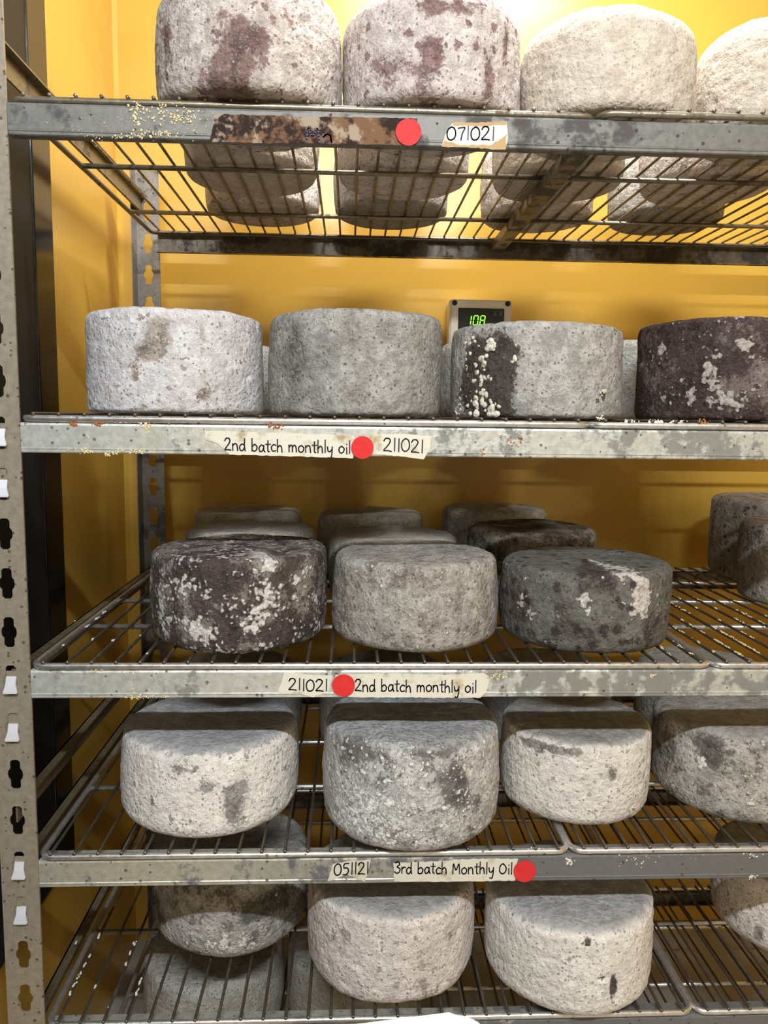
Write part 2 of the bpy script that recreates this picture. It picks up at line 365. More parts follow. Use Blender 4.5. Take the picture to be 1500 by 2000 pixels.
# ------------------------------------------------------------------ wire shelves
def wire_shelf(x0, x1, yf, zi, cross, mat, label, rz=0.0, lift=0.0):
    z = ZB[zi]+H+0.006+lift; R = 0.0052; yb = D+0.012
    e = tag(empty('wire_shelf', (x0, yf, z)), label, 'shelf', 'wire shelf grids on the rack')
    Wd, Dp = x1-x0, yb-yf; rc = 0.020
    pts = []
    for cx, cy, a0 in ((rc, rc, math.pi), (Wd-rc, rc, 1.5*math.pi), (Wd-rc, Dp-rc, 0), (rc, Dp-rc, 0.5*math.pi)):
        for k in range(6):
            a = a0+k*math.pi/10; pts.append((cx+rc*math.cos(a), cy+rc*math.sin(a), 0))
    bm = bmesh.new(); tube(bm, pts, R, 10, closed=True); smooth(obj('frame', bm, mat, e))
    cm = None
    for c in cross:
        if cm is None:
            bm = bmesh.new(); tube(bm, [(0.004, 0, -0.0005), (Wd-0.004, 0, -0.0005)], 0.0046, 10); o = smooth(obj('cross_tube', bm, mat, e)); cm = o.data
        else: o = obj('cross_tube', cm, None, e)
        o.location = (0, c-yf, 0)
    n = max(2, round((Wd-0.036)/0.0368)); st = (Wd-0.036)/n; rm = None
    for k in range(n+1):
        if rm is None:
            bm = bmesh.new(); r = 0.0026; zr = R+r-0.001
            tube(bm, [(0, -0.0045, zr), (0, -0.0035, zr), (0, Dp+0.003, zr)], r, 8); o = smooth(obj('rod', bm, m_rod if mat is m_wire else mat, e)); rm = o.data
        else: o = obj('rod', rm, None, e)
        o.location = (0.018+k*st, 0, 0)
    return e
def jx(px, i): return onY(px, 1000 if i < 0 else {0: 225, 1: 835, 2: 1293, 3: 1650, 4: 1980}[i], 0.008).x
JX = [0.845, jx(1152, 1), jx(1388, 2), jx(1112, 3), jx(1352, 4), 0.95]
lv = ['top', 'second', 'third', 'fourth', 'fifth', 'lowest']
for i in range(6):
    m = m_wire_old if i == 0 else m_wire
    cr = (0.30, 0.61) if i == 0 else (0.235, 0.44, 0.64)
    fy = 0.001 if i else 0.010
    wire_shelf(0.002, JX[i]-0.003, fy, i, cr, m, f'steel wire shelf grid at the left post on the {lv[i]} level of the rack')
    wire_shelf(JX[i]+0.003, RW-0.003, fy if i else -0.004, i, cr, m, f'steel wire shelf grid right of the join on the {lv[i]} level of the rack')

# ------------------------------------------------------------------ cheese wheels
def wheel_xy(xl, xr, ym, Y):
    """plan-view circle whose centre lies at depth Y and whose sides touch the two sight lines"""
    a = ray(xl, ym).to_2d().normalized(); b = ray(xr, ym).to_2d().normalized(); c = (a+b).normalized()
    t = (Y-CAM.y)/c.y; half = math.acos(max(-1, min(1, a.dot(b))))/2
    return CAM.x+c.x*t, t*math.sin(half)
NZ = noise.noise
def make_wheel(name, X, Y, r, zi, h, mat, label, group, rt=0.018, rb=0.014, bulge=0.004, marks=(), lump=1.0, hi=True, tilt=(0, 0), taper=0.0, pit=1.0, z=None):
    nth, ns = (176, 34) if hi else (96, 20)
    seed = Vector((random.uniform(-50, 50), random.uniform(-50, 50), random.uniform(-50, 50)))
    zb = ZS[zi] if z is None else z
    prof = []                                  # (radius, z) from the bottom centre to the top centre
    nr = 14 if hi else 7
    for k in range(1, nr): prof.append(((r-rb)*k/nr, 0.0))
    nc = 7
    for k in range(nc+1):
        a = -math.pi/2+math.pi/2*k/nc; prof.append((r-rb+rb*math.cos(a), rb+rb*math.sin(a)))
    for k in range(1, ns): prof.append((r, rb+(h-rb-rt)*k/ns))
    for k in range(nc+1):
        a = math.pi/2*k/nc; prof.append((r-rt+rt*math.cos(a), h-rt+rt*math.sin(a)))
    for k in range(nr-1, 0, -1): prof.append(((r-rt)*k/nr, h))
    # marks: pixel spot -> point on the side wall (angle, height)
    mk = []
    for (kind, px, py, rx, rz, s) in marks:
        d = ray(px, py); o2 = Vector((CAM.x-X, CAM.y-Y)); d2 = Vector((d.x, d.y))
        A = d2.dot(d2); B = 2*o2.dot(d2); C = o2.dot(o2)-r*r; disc = B*B-4*A*C
        t = (-B-math.sqrt(max(0, disc)))/(2*A); P = CAM+d*t
        mk.append((kind, math.atan2(P.y-Y, P.x-X), P.z-zb, rx, rz, s))
    verts, dk, wt = [], [], []
    for (pr, pz) in prof:
        f = pz/h; bul = bulge*(1-(2*f-1)**2) - taper*(f-0.5)
        for j in range(nth):
            th = 2*math.pi*j/nth; c, s_ = math.cos(th), math.sin(th)
            rr = pr+bul*(pr/r); p = Vector((rr*c, rr*s_, pz)); q = p+seed
            low = NZ(q*9.0)*0.0034*lump; md = NZ(q*34)*0.0009*lump; fn = NZ(q*95)*0.0009*lump*pit
            hole = NZ(q*60+Vector((9, 3, 1))); pt = -0.0026*pit*max(0.0, hole-0.38)/0.3
            dd = low+md+fn+pt; a_d = a_w = 0.0
            for (kind, mth, mz, rx, rz, s) in mk:
                da = (th-mth+math.pi) % (2*math.pi)-math.pi; u = (da*r/rx)**2+((pz-mz)/rz)**2
                if u < 9:
                    g = math.exp(-u)*s
                    if kind == 'd': a_d += g
                    elif kind == 'w': a_w += g; dd += 0.0012*g
                    elif kind == 'x': dd -= 0.005*g; a_d += g*0.9
            nr_ = Vector((c, s_, 0)) if 0.15*h < pz < 0.85*h else Vector((c*pr/r, s_*pr/r, 0.9*(1 if pz > h/2 else -0.25)))
            if pz <= 1e-6: nr_ = Vector((0, 0, 0))
            p += nr_*dd
            verts.append((p.x, p.y, max(p.z, 0.0))); dk.append(a_d); wt.append(a_w)
    n = len(prof); faces = []
    for i in range(n-1):
        for j in range(nth):
            k = (j+1) % nth; faces.append((i*nth+j, i*nth+k, (i+1)*nth+k, (i+1)*nth+j))
    cb = len(verts); verts += [(0, 0, 0), (0, 0, h+NZ(seed)*0.002)]; dk += [0, 0]; wt += [0, 0]
    for j in range(nth):
        k = (j+1) % nth; faces.append((cb, k, j)); faces.append((cb+1, (n-1)*nth+j, (n-1)*nth+k))
    me = bpy.data.meshes.new(name); me.from_pydata(verts, [], faces); me.polygons.foreach_set('use_smooth', [True]*len(me.polygons))
    for nm, dat in (('dark', dk), ('white', wt)):
        at = me.attributes.new(nm, 'FLOAT', 'POINT'); at.data.foreach_set('value', dat)
    o = obj('cheese_wheel', me, mat); o.location = (X, Y, zb+0.0002); o.rotation_euler = (tilt[0], tilt[1], 0)
    return tag(o, label, 'cheese', group), mk, r

R = dict(
 blush=rind('rind_blush_spotted', (212, 202, 195), (164, 153, 147), (98, 78, 74), dk=0.31, dks=30, sp=0.30, sps=75, wh=0.30, spotc=(100, 76, 74)),
 blush2=rind('rind_blush_flecked', (216, 206, 203), (174, 163, 160), (106, 84, 82), dk=0.28, dks=34, sp=0.36, sps=72, wh=0.30, spotc=(98, 72, 74)),
 cream=rind('rind_cream', (212, 202, 190), (184, 173, 160), (140, 126, 114), dk=0.22, sp=0.0, wh=0.30, grain=0.5, pore=0.45),
 chalk=rind('rind_chalk_white', (214, 211, 213), (182, 177, 177), (124, 114, 104), dk=0.27, dks=16, sp=0.12, sps=100, wh=0.34, spotc=(116, 104, 94), grain=0.7),
 ash=rind('rind_ash_grey', (174, 171, 167), (126, 123, 118), (98, 94, 88), dk=0.40, dks=20, sp=0.10, sps=120, wh=0.28),
 ashpatch=rind('rind_ash_patched', (182, 179, 176), (136, 133, 128), (50, 42, 38), dk=0.12, dks=22, sp=0.06, sps=90, wh=0.30, whs=46),
 maroon=rind('rind_maroon', (146, 134, 130), (98, 86, 82), (48, 36, 35), dk=0.62, dks=18, wh=0.52, whs=34, sp=0.25, sps=80, spotc=(40, 28, 29), flake=(178, 168, 163)),
 maroonw=rind('rind_maroon_white', (168, 158, 150), (112, 101, 95), (52, 42, 40), dk=0.54, dks=26, wh=0.62, whs=30, flake=(212, 206, 200)),
 pebble=rind('rind_pebble_beige', (184, 179, 172), (136, 130, 122), (94, 87, 81), dk=0.42, dks=34, sp=0.12, sps=110, wh=0.46, whs=60),
 slate=rind('rind_slate_spotted', (116, 114, 108), (84, 82, 77), (64, 58, 54), dk=0.36, dks=20, sp=0.55, sps=52, wh=0.42, whs=32, spotc=(46, 35, 37), flake=(200, 192, 186)),
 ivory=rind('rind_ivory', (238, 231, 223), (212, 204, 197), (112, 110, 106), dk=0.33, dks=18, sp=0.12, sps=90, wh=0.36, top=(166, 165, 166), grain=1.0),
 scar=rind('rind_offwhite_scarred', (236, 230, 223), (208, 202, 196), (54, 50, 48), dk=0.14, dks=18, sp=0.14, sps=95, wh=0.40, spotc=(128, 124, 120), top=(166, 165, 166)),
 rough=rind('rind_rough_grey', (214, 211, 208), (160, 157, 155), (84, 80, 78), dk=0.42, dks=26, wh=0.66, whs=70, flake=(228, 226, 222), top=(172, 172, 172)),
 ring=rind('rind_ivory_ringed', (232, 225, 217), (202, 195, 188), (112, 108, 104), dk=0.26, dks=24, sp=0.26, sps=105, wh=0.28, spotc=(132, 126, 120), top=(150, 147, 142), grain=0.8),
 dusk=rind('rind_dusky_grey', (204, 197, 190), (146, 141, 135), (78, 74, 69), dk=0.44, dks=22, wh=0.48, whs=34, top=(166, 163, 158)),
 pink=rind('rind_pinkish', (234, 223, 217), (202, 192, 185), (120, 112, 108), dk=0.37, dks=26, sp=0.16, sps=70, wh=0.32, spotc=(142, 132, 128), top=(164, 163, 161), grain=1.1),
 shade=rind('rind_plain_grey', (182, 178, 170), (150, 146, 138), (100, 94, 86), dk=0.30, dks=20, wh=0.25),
 spotgrey=rind('rind_grey_pitted', (166, 156, 146), (124, 116, 108), (70, 60, 54), dk=0.36, dks=30, sp=0.4, sps=80, wh=0.25, spotc=(58, 48, 46)),
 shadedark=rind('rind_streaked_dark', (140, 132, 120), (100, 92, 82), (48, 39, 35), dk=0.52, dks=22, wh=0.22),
)
GR = ['cheese wheels on the top shelf', 'cheese wheels on the second shelf', 'cheese wheels on the third shelf', 'cheese wheels on the fourth shelf', 'cheese wheels on the fifth shelf', 'cheese wheels on the lowest shelf']
def W(zi, xl, xr, ym, Y, h, mat, label, yt=None, rmax=None, **kw):
    X, r = wheel_xy(xl, xr, ym, Y)
    b = kw.get('bulge', 0.004); r -= b*0.8
    if rmax: r = min(r, rmax)
    if yt is not None:
        far = ZS[zi]+0.15 < CAM.z
        h = onY((xl+xr)/2, yt, Y+(r*0.93 if far else -r*0.93)).z-ZS[zi]
    return make_wheel('cheese_wheel', X, Y, r, zi, h, R[mat], label, GR[zi], **kw)
# top shelf, front row
W(0, 305, 665, 110, 0.108, 0.165, 'blush', 'white cheese wheel with purple-brown blotches, leftmost in the top front row', rt=0.034, rb=0.016, bulge=0.003, lump=1.3,
  marks=[('d', 455, 120, 0.030, 0.045, 1.0), ('d', 505, 75, 0.02, 0.02, 0.7), ('d', 330, 75, 0.012, 0.04, 0.6), ('d', 430, 160, 0.03, 0.015, 0.6)])
W(0, 671, 1016, 115, 0.118, 0.157, 'blush2', 'white cheese wheel flecked with maroon spots above the brown tape on the top shelf', rt=0.032, rb=0.016, bulge=0.003, lump=1.3,
  marks=[('d', 840, 120, 0.02, 0.05, 0.7), ('d', 955, 150, 0.012, 0.03, 0.8), ('d', 880, 15, 0.05, 0.012, 0.6), ('d', 760, 150, 0.04, 0.03, 0.5), ('d', 985, 90, 0.006, 0.05, 0.7)])
W(0, 1017, 1357, 125, 0.128, 0.153, 'cream', 'clean cream-white cheese wheel above the 071021 label on the top shelf', rt=0.040, rb=0.016, bulge=0.003, lump=1.5)
W(0, 1357, 1700, 130, 0.130, 0.160, 'cream', 'cream-white cheese wheel cut by the photo\'s right edge, top front row', rt=0.042, rb=0.016, bulge=0.003, lump=1.4)
# top shelf, rows behind, seen from below through the grid
_b = ['leftmost', 'second from left', 'third from left', 'rightmost']
for k, (xl, xr) in enumerate([(342, 640), (645, 930), (948, 1238), (1244, 1530)]):
    X, r = wheel_xy(xl, xr, 330, 0.392)
    make_wheel('', X, 0.397, min(r, 0.124), 0, 0.15, R['pink' if k % 2 else 'cream'], f'pale cheese wheel in the top shelf\'s middle row, {_b[k]}, underside seen through grid', GR[0], hi=False, rt=0.03)
for k, (xl, xr) in enumerate([(384, 640), (642, 884), (934, 1168), (1186, 1424)]):
    X, r = wheel_xy(xl, xr, 400, 0.645)
    make_wheel('', X, 0.654, min(r, 0.124), 0, 0.15, R['shade' if k % 2 else 'pink'], f'pale cheese wheel in the top shelf\'s back row, {_b[k]}, underside seen through grid', GR[0], hi=False, rt=0.03)
# second shelf
W(1, 168, 515, 700, 0.150, 0.160, 'chalk', 'chalky white cheese wheel at the left end of the second shelf', yt=600, rt=0.013, rb=0.008, bulge=0.002,
  marks=[('d', 305, 655, 0.028, 0.03, 0.7), ('d', 290, 690, 0.02, 0.012, 0.7), ('d', 395, 690, 0.008, 0.05, 0.55), ('d', 265, 720, 0.008, 0.03, 0.45), ('d', 395, 772, 0.01, 0.008, 0.8)])
W(1, 525, 861, 705, 0.150, 0.160, 'ash', 'plain ash-grey cheese wheel above the 211021 label on the second shelf', yt=601, rt=0.014, rb=0.008, bulge=0.002,
  marks=[('d', 575, 700, 0.02, 0.06, 0.5)])
d3 = W(1, 881, 1217, 720, 0.152, 0.155, 'ashpatch', 'grey cheese wheel with a black patch of white mould clumps, below the controller', yt=626, rt=0.014, rb=0.008, bulge=0.002,
  marks=[('d', 935, 770, 0.055, 0.050, 1.15), ('d', 950, 690, 0.050, 0.035, 1.1), ('d', 985, 745, 0.022, 0.08, 0.6), ('d', 1000, 805, 0.05, 0.018, 0.5), ('d', 1130, 650, 0.05, 0.02, 0.35), ('d', 1180, 770, 0.008, 0.02, 0.8)])
W(1, 1242, 1610, 720, 0.160, 0.16, 'maroon', 'dark maroon cheese wheel at the right end of the second shelf', yt=617, rt=0.012, rb=0.008, bulge=0.002,
  marks=[('d', 1370, 740, 0.014, 0.09, 1.0), ('w', 1385, 715, 0.014, 0.016, 0.9), ('w', 1455, 675, 0.012, 0.01, 1.0), ('w', 1293, 680, 0.007, 0.008, 1.1), ('w', 1350, 775, 0.006, 0.012, 1.1), ('d', 1320, 625, 0.09, 0.012, 0.8), ('w', 1430, 770, 0.03, 0.03, 0.5)])
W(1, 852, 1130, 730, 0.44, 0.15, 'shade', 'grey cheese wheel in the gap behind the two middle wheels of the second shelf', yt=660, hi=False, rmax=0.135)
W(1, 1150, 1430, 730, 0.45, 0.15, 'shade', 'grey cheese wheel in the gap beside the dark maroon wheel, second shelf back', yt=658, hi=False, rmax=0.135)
for k, (x, y, nm) in enumerate([(0.215, 0.44, 'hidden behind the chalky white wheel, second shelf'), (0.495, 0.445, 'hidden behind the plain ash-grey wheel, second shelf'), (0.24, 0.72, 'at the back wall behind the chalky white wheel, second shelf'), (0.52, 0.722, 'at the back wall behind the ash-grey wheel, second shelf'), (0.80, 0.72, 'at the back wall below the controller, second shelf'), (1.09, 0.72, 'at the back wall behind the maroon wheel, second shelf')]):
    make_wheel('', x, y, 0.130, 1, 0.135, R['shade'], 'added grey cheese wheel '+nm, GR[1], hi=False)  # wheels added out of sight to block lamp light from the lower wall
# third shelf
W(2, 297, 638, 1170, 0.166, 0.152, 'maroonw', 'dark brown cheese wheel with white crusty patches, left front on the third shelf', yt=1043, rt=0.013, rb=0.016, bulge=0.004,
  marks=[('w', 525, 1170, 0.03, 0.045, 0.45), ('w', 385, 1235, 0.03, 0.022, 0.5), ('w', 320, 1190, 0.014, 0.05, 0.4), ('w', 470, 1180, 0.018, 0.03, 0.35), ('w', 528, 1103, 0.009, 0.009, 1.2), ('d', 420, 1130, 0.04, 0.03, 0.7), ('d', 560, 1240, 0.04, 0.03, 0.6), ('d', 445, 1240, 0.02, 0.03, 0.6), ('w', 470, 1085, 0.08, 0.006, 0.9)])
W(2, 650, 970, 1170, 0.166, 0.145, 'pebble', 'pale pebbly grey cheese wheel in the middle of the third shelf front row', yt=1054, rt=0.014, rb=0.016, bulge=0.004, taper=0.004)
W(2, 975, 1310, 1180, 0.158, 0.135, 'slate', 'slate-grey cheese wheel with dark spots and a white patch, third shelf front', yt=1068, rt=0.013, rb=0.016, bulge=0.004, taper=-0.002,
  marks=[('w', 1250, 1165, 0.022, 0.036, 1.15), ('w', 1225, 1120, 0.03, 0.012, 0.7), ('w', 1140, 1175, 0.016, 0.018, 0.75), ('w', 1038, 1205, 0.010, 0.016, 0.9), ('w', 1022, 1168, 0.01, 0.012, 0.7), ('d', 1160, 1130, 0.03, 0.025, 0.8), ('d', 1020, 1185, 0.025, 0.03, 0.7), ('d', 1110, 1225, 0.02, 0.014, 0.8), ('d', 1265, 1235, 0.012, 0.03, 0.9), ('d', 1170, 1095, 0.05, 0.012, 0.8)]+[('d', a, b, 0.0065, 0.0065, 1.5) for a, b in ((1040, 1240), (1088, 1240), (1066, 1258), (1124, 1238), (1148, 1238), (1177, 1232), (1205, 1230), (1160, 1258), (1215, 1255), (1094, 1190), (1010, 1232), (1192, 1142))])
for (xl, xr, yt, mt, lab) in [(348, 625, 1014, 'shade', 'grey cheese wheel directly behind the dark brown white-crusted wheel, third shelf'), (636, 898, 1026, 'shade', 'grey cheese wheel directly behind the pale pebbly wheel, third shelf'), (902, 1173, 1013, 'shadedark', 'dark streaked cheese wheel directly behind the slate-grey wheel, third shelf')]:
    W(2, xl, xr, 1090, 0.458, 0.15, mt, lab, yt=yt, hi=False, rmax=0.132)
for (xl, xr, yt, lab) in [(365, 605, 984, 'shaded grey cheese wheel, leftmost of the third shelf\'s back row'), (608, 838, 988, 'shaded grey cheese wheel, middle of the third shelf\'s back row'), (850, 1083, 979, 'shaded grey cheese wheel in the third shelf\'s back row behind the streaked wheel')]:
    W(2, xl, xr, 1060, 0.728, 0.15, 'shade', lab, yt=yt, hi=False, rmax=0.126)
W(2, 1385, 1625, 1040, 0.700, 0.16, 'spotgrey', 'mottled grey cheese wheel farther back of the two by the right edge, third shelf', yt=961, hi=False, rmax=0.14)
W(2, 1440, 1715, 1090, 0.420, 0.15, 'spotgrey', 'mottled grey cheese wheel nearer of the two by the right edge, third shelf', yt=1004, hi=False, rmax=0.14)
# fourth shelf
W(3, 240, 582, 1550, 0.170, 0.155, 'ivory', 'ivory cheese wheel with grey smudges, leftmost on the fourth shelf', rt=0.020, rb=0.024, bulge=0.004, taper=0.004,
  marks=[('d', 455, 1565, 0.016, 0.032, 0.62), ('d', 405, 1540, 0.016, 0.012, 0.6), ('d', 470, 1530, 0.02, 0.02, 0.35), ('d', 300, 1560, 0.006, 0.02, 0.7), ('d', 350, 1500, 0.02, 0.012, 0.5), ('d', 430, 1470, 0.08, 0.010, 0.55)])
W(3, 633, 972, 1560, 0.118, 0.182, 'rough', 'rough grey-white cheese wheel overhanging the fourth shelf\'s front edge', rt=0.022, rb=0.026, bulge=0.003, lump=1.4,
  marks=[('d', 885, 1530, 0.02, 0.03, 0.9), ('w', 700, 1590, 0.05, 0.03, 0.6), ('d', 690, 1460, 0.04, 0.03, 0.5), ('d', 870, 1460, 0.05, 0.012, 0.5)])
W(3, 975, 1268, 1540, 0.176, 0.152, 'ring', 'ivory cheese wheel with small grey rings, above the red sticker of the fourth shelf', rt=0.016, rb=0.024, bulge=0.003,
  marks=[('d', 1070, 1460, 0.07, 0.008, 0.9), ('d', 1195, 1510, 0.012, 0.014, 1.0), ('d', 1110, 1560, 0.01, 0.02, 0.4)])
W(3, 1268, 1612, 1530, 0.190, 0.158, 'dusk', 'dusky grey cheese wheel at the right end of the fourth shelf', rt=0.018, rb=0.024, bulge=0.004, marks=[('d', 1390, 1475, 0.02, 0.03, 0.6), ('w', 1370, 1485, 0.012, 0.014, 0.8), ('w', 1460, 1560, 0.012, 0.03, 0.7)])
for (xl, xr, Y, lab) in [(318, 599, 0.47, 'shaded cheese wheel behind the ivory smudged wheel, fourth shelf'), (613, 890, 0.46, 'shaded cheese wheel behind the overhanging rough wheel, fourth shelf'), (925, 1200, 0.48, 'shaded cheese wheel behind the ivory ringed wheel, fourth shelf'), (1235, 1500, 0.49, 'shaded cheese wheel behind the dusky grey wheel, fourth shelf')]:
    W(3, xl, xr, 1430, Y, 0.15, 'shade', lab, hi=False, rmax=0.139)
# fifth shelf
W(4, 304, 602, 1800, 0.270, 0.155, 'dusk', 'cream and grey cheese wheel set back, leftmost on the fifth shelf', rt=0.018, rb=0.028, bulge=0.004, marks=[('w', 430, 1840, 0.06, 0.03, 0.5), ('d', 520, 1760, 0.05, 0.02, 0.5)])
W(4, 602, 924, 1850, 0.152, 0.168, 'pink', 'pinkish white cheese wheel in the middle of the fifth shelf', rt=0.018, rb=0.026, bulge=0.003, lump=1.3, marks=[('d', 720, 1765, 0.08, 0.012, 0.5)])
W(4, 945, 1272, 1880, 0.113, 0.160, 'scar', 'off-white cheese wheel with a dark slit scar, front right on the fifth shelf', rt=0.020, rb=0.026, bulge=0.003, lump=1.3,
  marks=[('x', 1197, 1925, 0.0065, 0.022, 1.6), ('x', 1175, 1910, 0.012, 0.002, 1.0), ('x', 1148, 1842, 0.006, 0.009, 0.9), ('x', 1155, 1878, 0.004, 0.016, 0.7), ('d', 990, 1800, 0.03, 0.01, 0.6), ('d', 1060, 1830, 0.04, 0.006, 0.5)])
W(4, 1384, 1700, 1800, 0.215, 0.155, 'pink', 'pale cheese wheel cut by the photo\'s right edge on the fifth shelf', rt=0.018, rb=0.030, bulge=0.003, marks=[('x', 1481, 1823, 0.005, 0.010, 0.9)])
# lowest shelf, seen down through the fifth grid
make_wheel('', 0.205, 0.385, 0.143, 5, 0.15, R['shade'], 'shaded grey cheese wheel below the fifth grid, near the left post', GR[5], hi=False)
make_wheel('', 0.505, 0.395, 0.143, 5, 0.15, R['shade'], 'shaded grey cheese wheel below the fifth grid, under the pinkish wheel', GR[5], hi=False)

# white mould clumps standing proud of the patched grey wheel
def clumps(parent_t, spots, mat):
    o, _, r = parent_t; bm = bmesh.new(); rnd = random.Random(3)
    X, Y, zb = o.location
    for (px, py, spread, n, s0) in spots:
        d = ray(px, py); o2 = Vector((CAM.x-X, CAM.y-Y)); d2 = Vector((d.x, d.y))
        A = d2.dot(d2); B = 2*o2.dot(d2); C = o2.dot(o2)-r*r; t = (-B-math.sqrt(max(0, B*B-4*A*C)))/(2*A); P = CAM+d*t
        th0 = math.atan2(P.y-Y, P.x-X); z0 = P.z-zb
        for k in range(n):
            th = th0+rnd.gauss(0, spread)/r; z = max(0.005, z0+rnd.gauss(0, spread*1.25)); s = s0*rnd.uniform(0.5, 1.35)
            c = Vector(((r+0.0016)*math.cos(th), (r+0.0016)*math.sin(th), z))
            mt = Matrix.Translation(c) @ Matrix.Rotation(th, 4, 'Z') @ Matrix.Diagonal((s*0.55, s*rnd.uniform(0.8, 1.2), s*rnd.uniform(0.8, 1.2), 1))
            bmesh.ops.create_icosphere(bm, subdivisions=2, radius=1, matrix=mt)
    for v in bm.verts: v.co += Vector((NZ(v.co*260), NZ(v.co*260+Vector((5, 5, 5))), NZ(v.co*260+Vector((9, 1, 7)))))*0.0014
    c = smooth(obj('mould_clumps', bm, mat, o)); tag(c, 'raised cream-white mould clumps', kind='stuff')
m_clump = rind('mould_clump', (222, 216, 202), (200, 193, 178), (170, 160, 146), dk=0.05, wh=0.2)
clumps(d3, [(955, 678, 0.005, 9, 0.0052), (935, 720, 0.007, 10, 0.0046), (948, 735, 0.006, 8, 0.0044), (915, 715, 0.009, 9, 0.0032), (940, 785, 0.011, 18, 0.0044), (960, 798, 0.007, 10, 0.0048), (930, 795, 0.013, 14, 0.0032), (925, 672, 0.012, 8, 0.0026), (900, 770, 0.008, 10, 0.0026), (1007, 705, 0.003, 3, 0.0046), (1009, 675, 0.0005, 1, 0.0046), (1175, 766, 0.003, 4, 0.0034), (895, 800, 0.006, 8, 0.0026)], m_clump)

# ------------------------------------------------------------------ labels stuck to the beams
GL = {  # handwriting strokes, x-height 1, ascender 1.9, baseline 0; (advance, strokes)
 '0': (1.15, [[(0.55, 1.7), (0.2, 1.4), (0.05, 0.8), (0.2, 0.15), (0.55, 0.0), (0.9, 0.3), (1.0, 0.9), (0.85, 1.5), (0.5, 1.72)]]),
 '1': (0.5, [[(0.25, 1.75), (0.22, 0.0)]]),
 '2': (1.15, [[(0.1, 1.35), (0.3, 1.7), (0.7, 1.7), (0.85, 1.35), (0.6, 0.8), (0.1, 0.1), (0.5, 0.08), (1.0, 0.0)]]),
 '3': (1.1, [[(0.15, 1.6), (0.6, 1.75), (0.85, 1.4), (0.45, 1.0), (0.9, 0.7), (0.8, 0.2), (0.4, 0.0), (0.05, 0.25)]]),
 '5': (1.1, [[(0.9, 1.7), (0.3, 1.65), (0.25, 1.05), (0.65, 1.05), (0.85, 0.6), (0.6, 0.1), (0.1, 0.05)]]),
 '7': (1.0, [[(0.1, 1.55), (0.85, 1.65), (0.6, 0.9), (0.45, 0.0)]]),
 'n': (1.05, [[(0.1, 1.0), (0.12, 0.0)], [(0.12, 0.65), (0.4, 0.98), (0.7, 0.9), (0.8, 0.5), (0.85, 0.0)]]),
 'd': (1.1, [[(0.8, 0.8), (0.45, 0.98), (0.12, 0.6), (0.2, 0.1), (0.55, 0.05), (0.82, 0.5)], [(0.85, 1.8), (0.82, 0.8), (0.92, 0.0)]]),
 'b': (1.05, [[(0.1, 1.8), (0.12, 0.0)], [(0.12, 0.6), (0.5, 0.95), (0.85, 0.6), (0.7, 0.1), (0.3, 0.0), (0.12, 0.2)]]),
 'a': (1.05, [[(0.8, 0.8), (0.45, 0.98), (0.12, 0.55), (0.25, 0.05), (0.6, 0.15), (0.8, 0.6)], [(0.82, 0.95), (0.82, 0.3), (0.98, 0.0)]]),
 't': (0.8, [[(0.4, 1.6), (0.38, 0.2), (0.6, 0.0)], [(0.05, 1.05), (0.75, 1.08)]]),
 'c': (0.9, [[(0.8, 0.85), (0.45, 0.98), (0.1, 0.55), (0.3, 0.05), (0.8, 0.12)]]),
 'h': (1.0, [[(0.12, 1.85), (0.12, 0.0)], [(0.12, 0.6), (0.45, 0.95), (0.72, 0.75), (0.8, 0.0)]]),
 'm': (1.45, [[(0.1, 1.0), (0.12, 0.0)], [(0.12, 0.65), (0.4, 0.98), (0.6, 0.75), (0.62, 0.0)], [(0.62, 0.65), (0.9, 0.98), (1.15, 0.7), (1.22, 0.0)]]),
 'o': (1.05, [[(0.5, 1.0), (0.15, 0.75), (0.12, 0.25), (0.45, 0.0), (0.8, 0.25), (0.85, 0.7), (0.5, 1.0)]]),
 'l': (0.45, [[(0.2, 1.85), (0.2, 0.0)]]),
 'y': (1.0, [[(0.1, 1.0), (0.2, 0.4), (0.5, 0.3), (0.75, 0.6)], [(0.82, 1.0), (0.78, 0.0), (0.6, -0.65), (0.25, -0.6)]]),
 'i': (0.45, [[(0.2, 0.95), (0.22, 0.0)], [(0.2, 1.38), (0.22, 1.45)]]),
 'r': (0.75, [[(0.1, 1.0), (0.12, 0.0)], [(0.12, 0.6), (0.4, 0.95), (0.65, 0.9)]]),
 'M': (1.45, [[(0.1, 0.0), (0.2, 1.55), (0.6, 0.6), (1.05, 1.55), (1.2, 0.0)]]),
 'O': (1.35, [[(0.6, 1.6), (0.15, 1.2), (0.1, 0.4), (0.5, 0.0), (1.0, 0.3), (1.1, 1.0), (0.6, 1.6)]]),
 ' ': (0.75, []),
}
def catmull(p, n=5):
    if len(p) < 3: return p
    q = [p[0]]+list(p)+[p[-1]]; out = []
    for i in range(1, len(q)-2):
        a, b, c, d = (Vector(v) for v in q[i-1:i+3])
        for k in range(n):
            t = k/n; out.append(0.5*((2*b)+(c-a)*t+(2*a-5*b+4*c-d)*t*t+(3*b-a-3*c+d)*t**3))
    out.append(Vector(p[-1])); return out
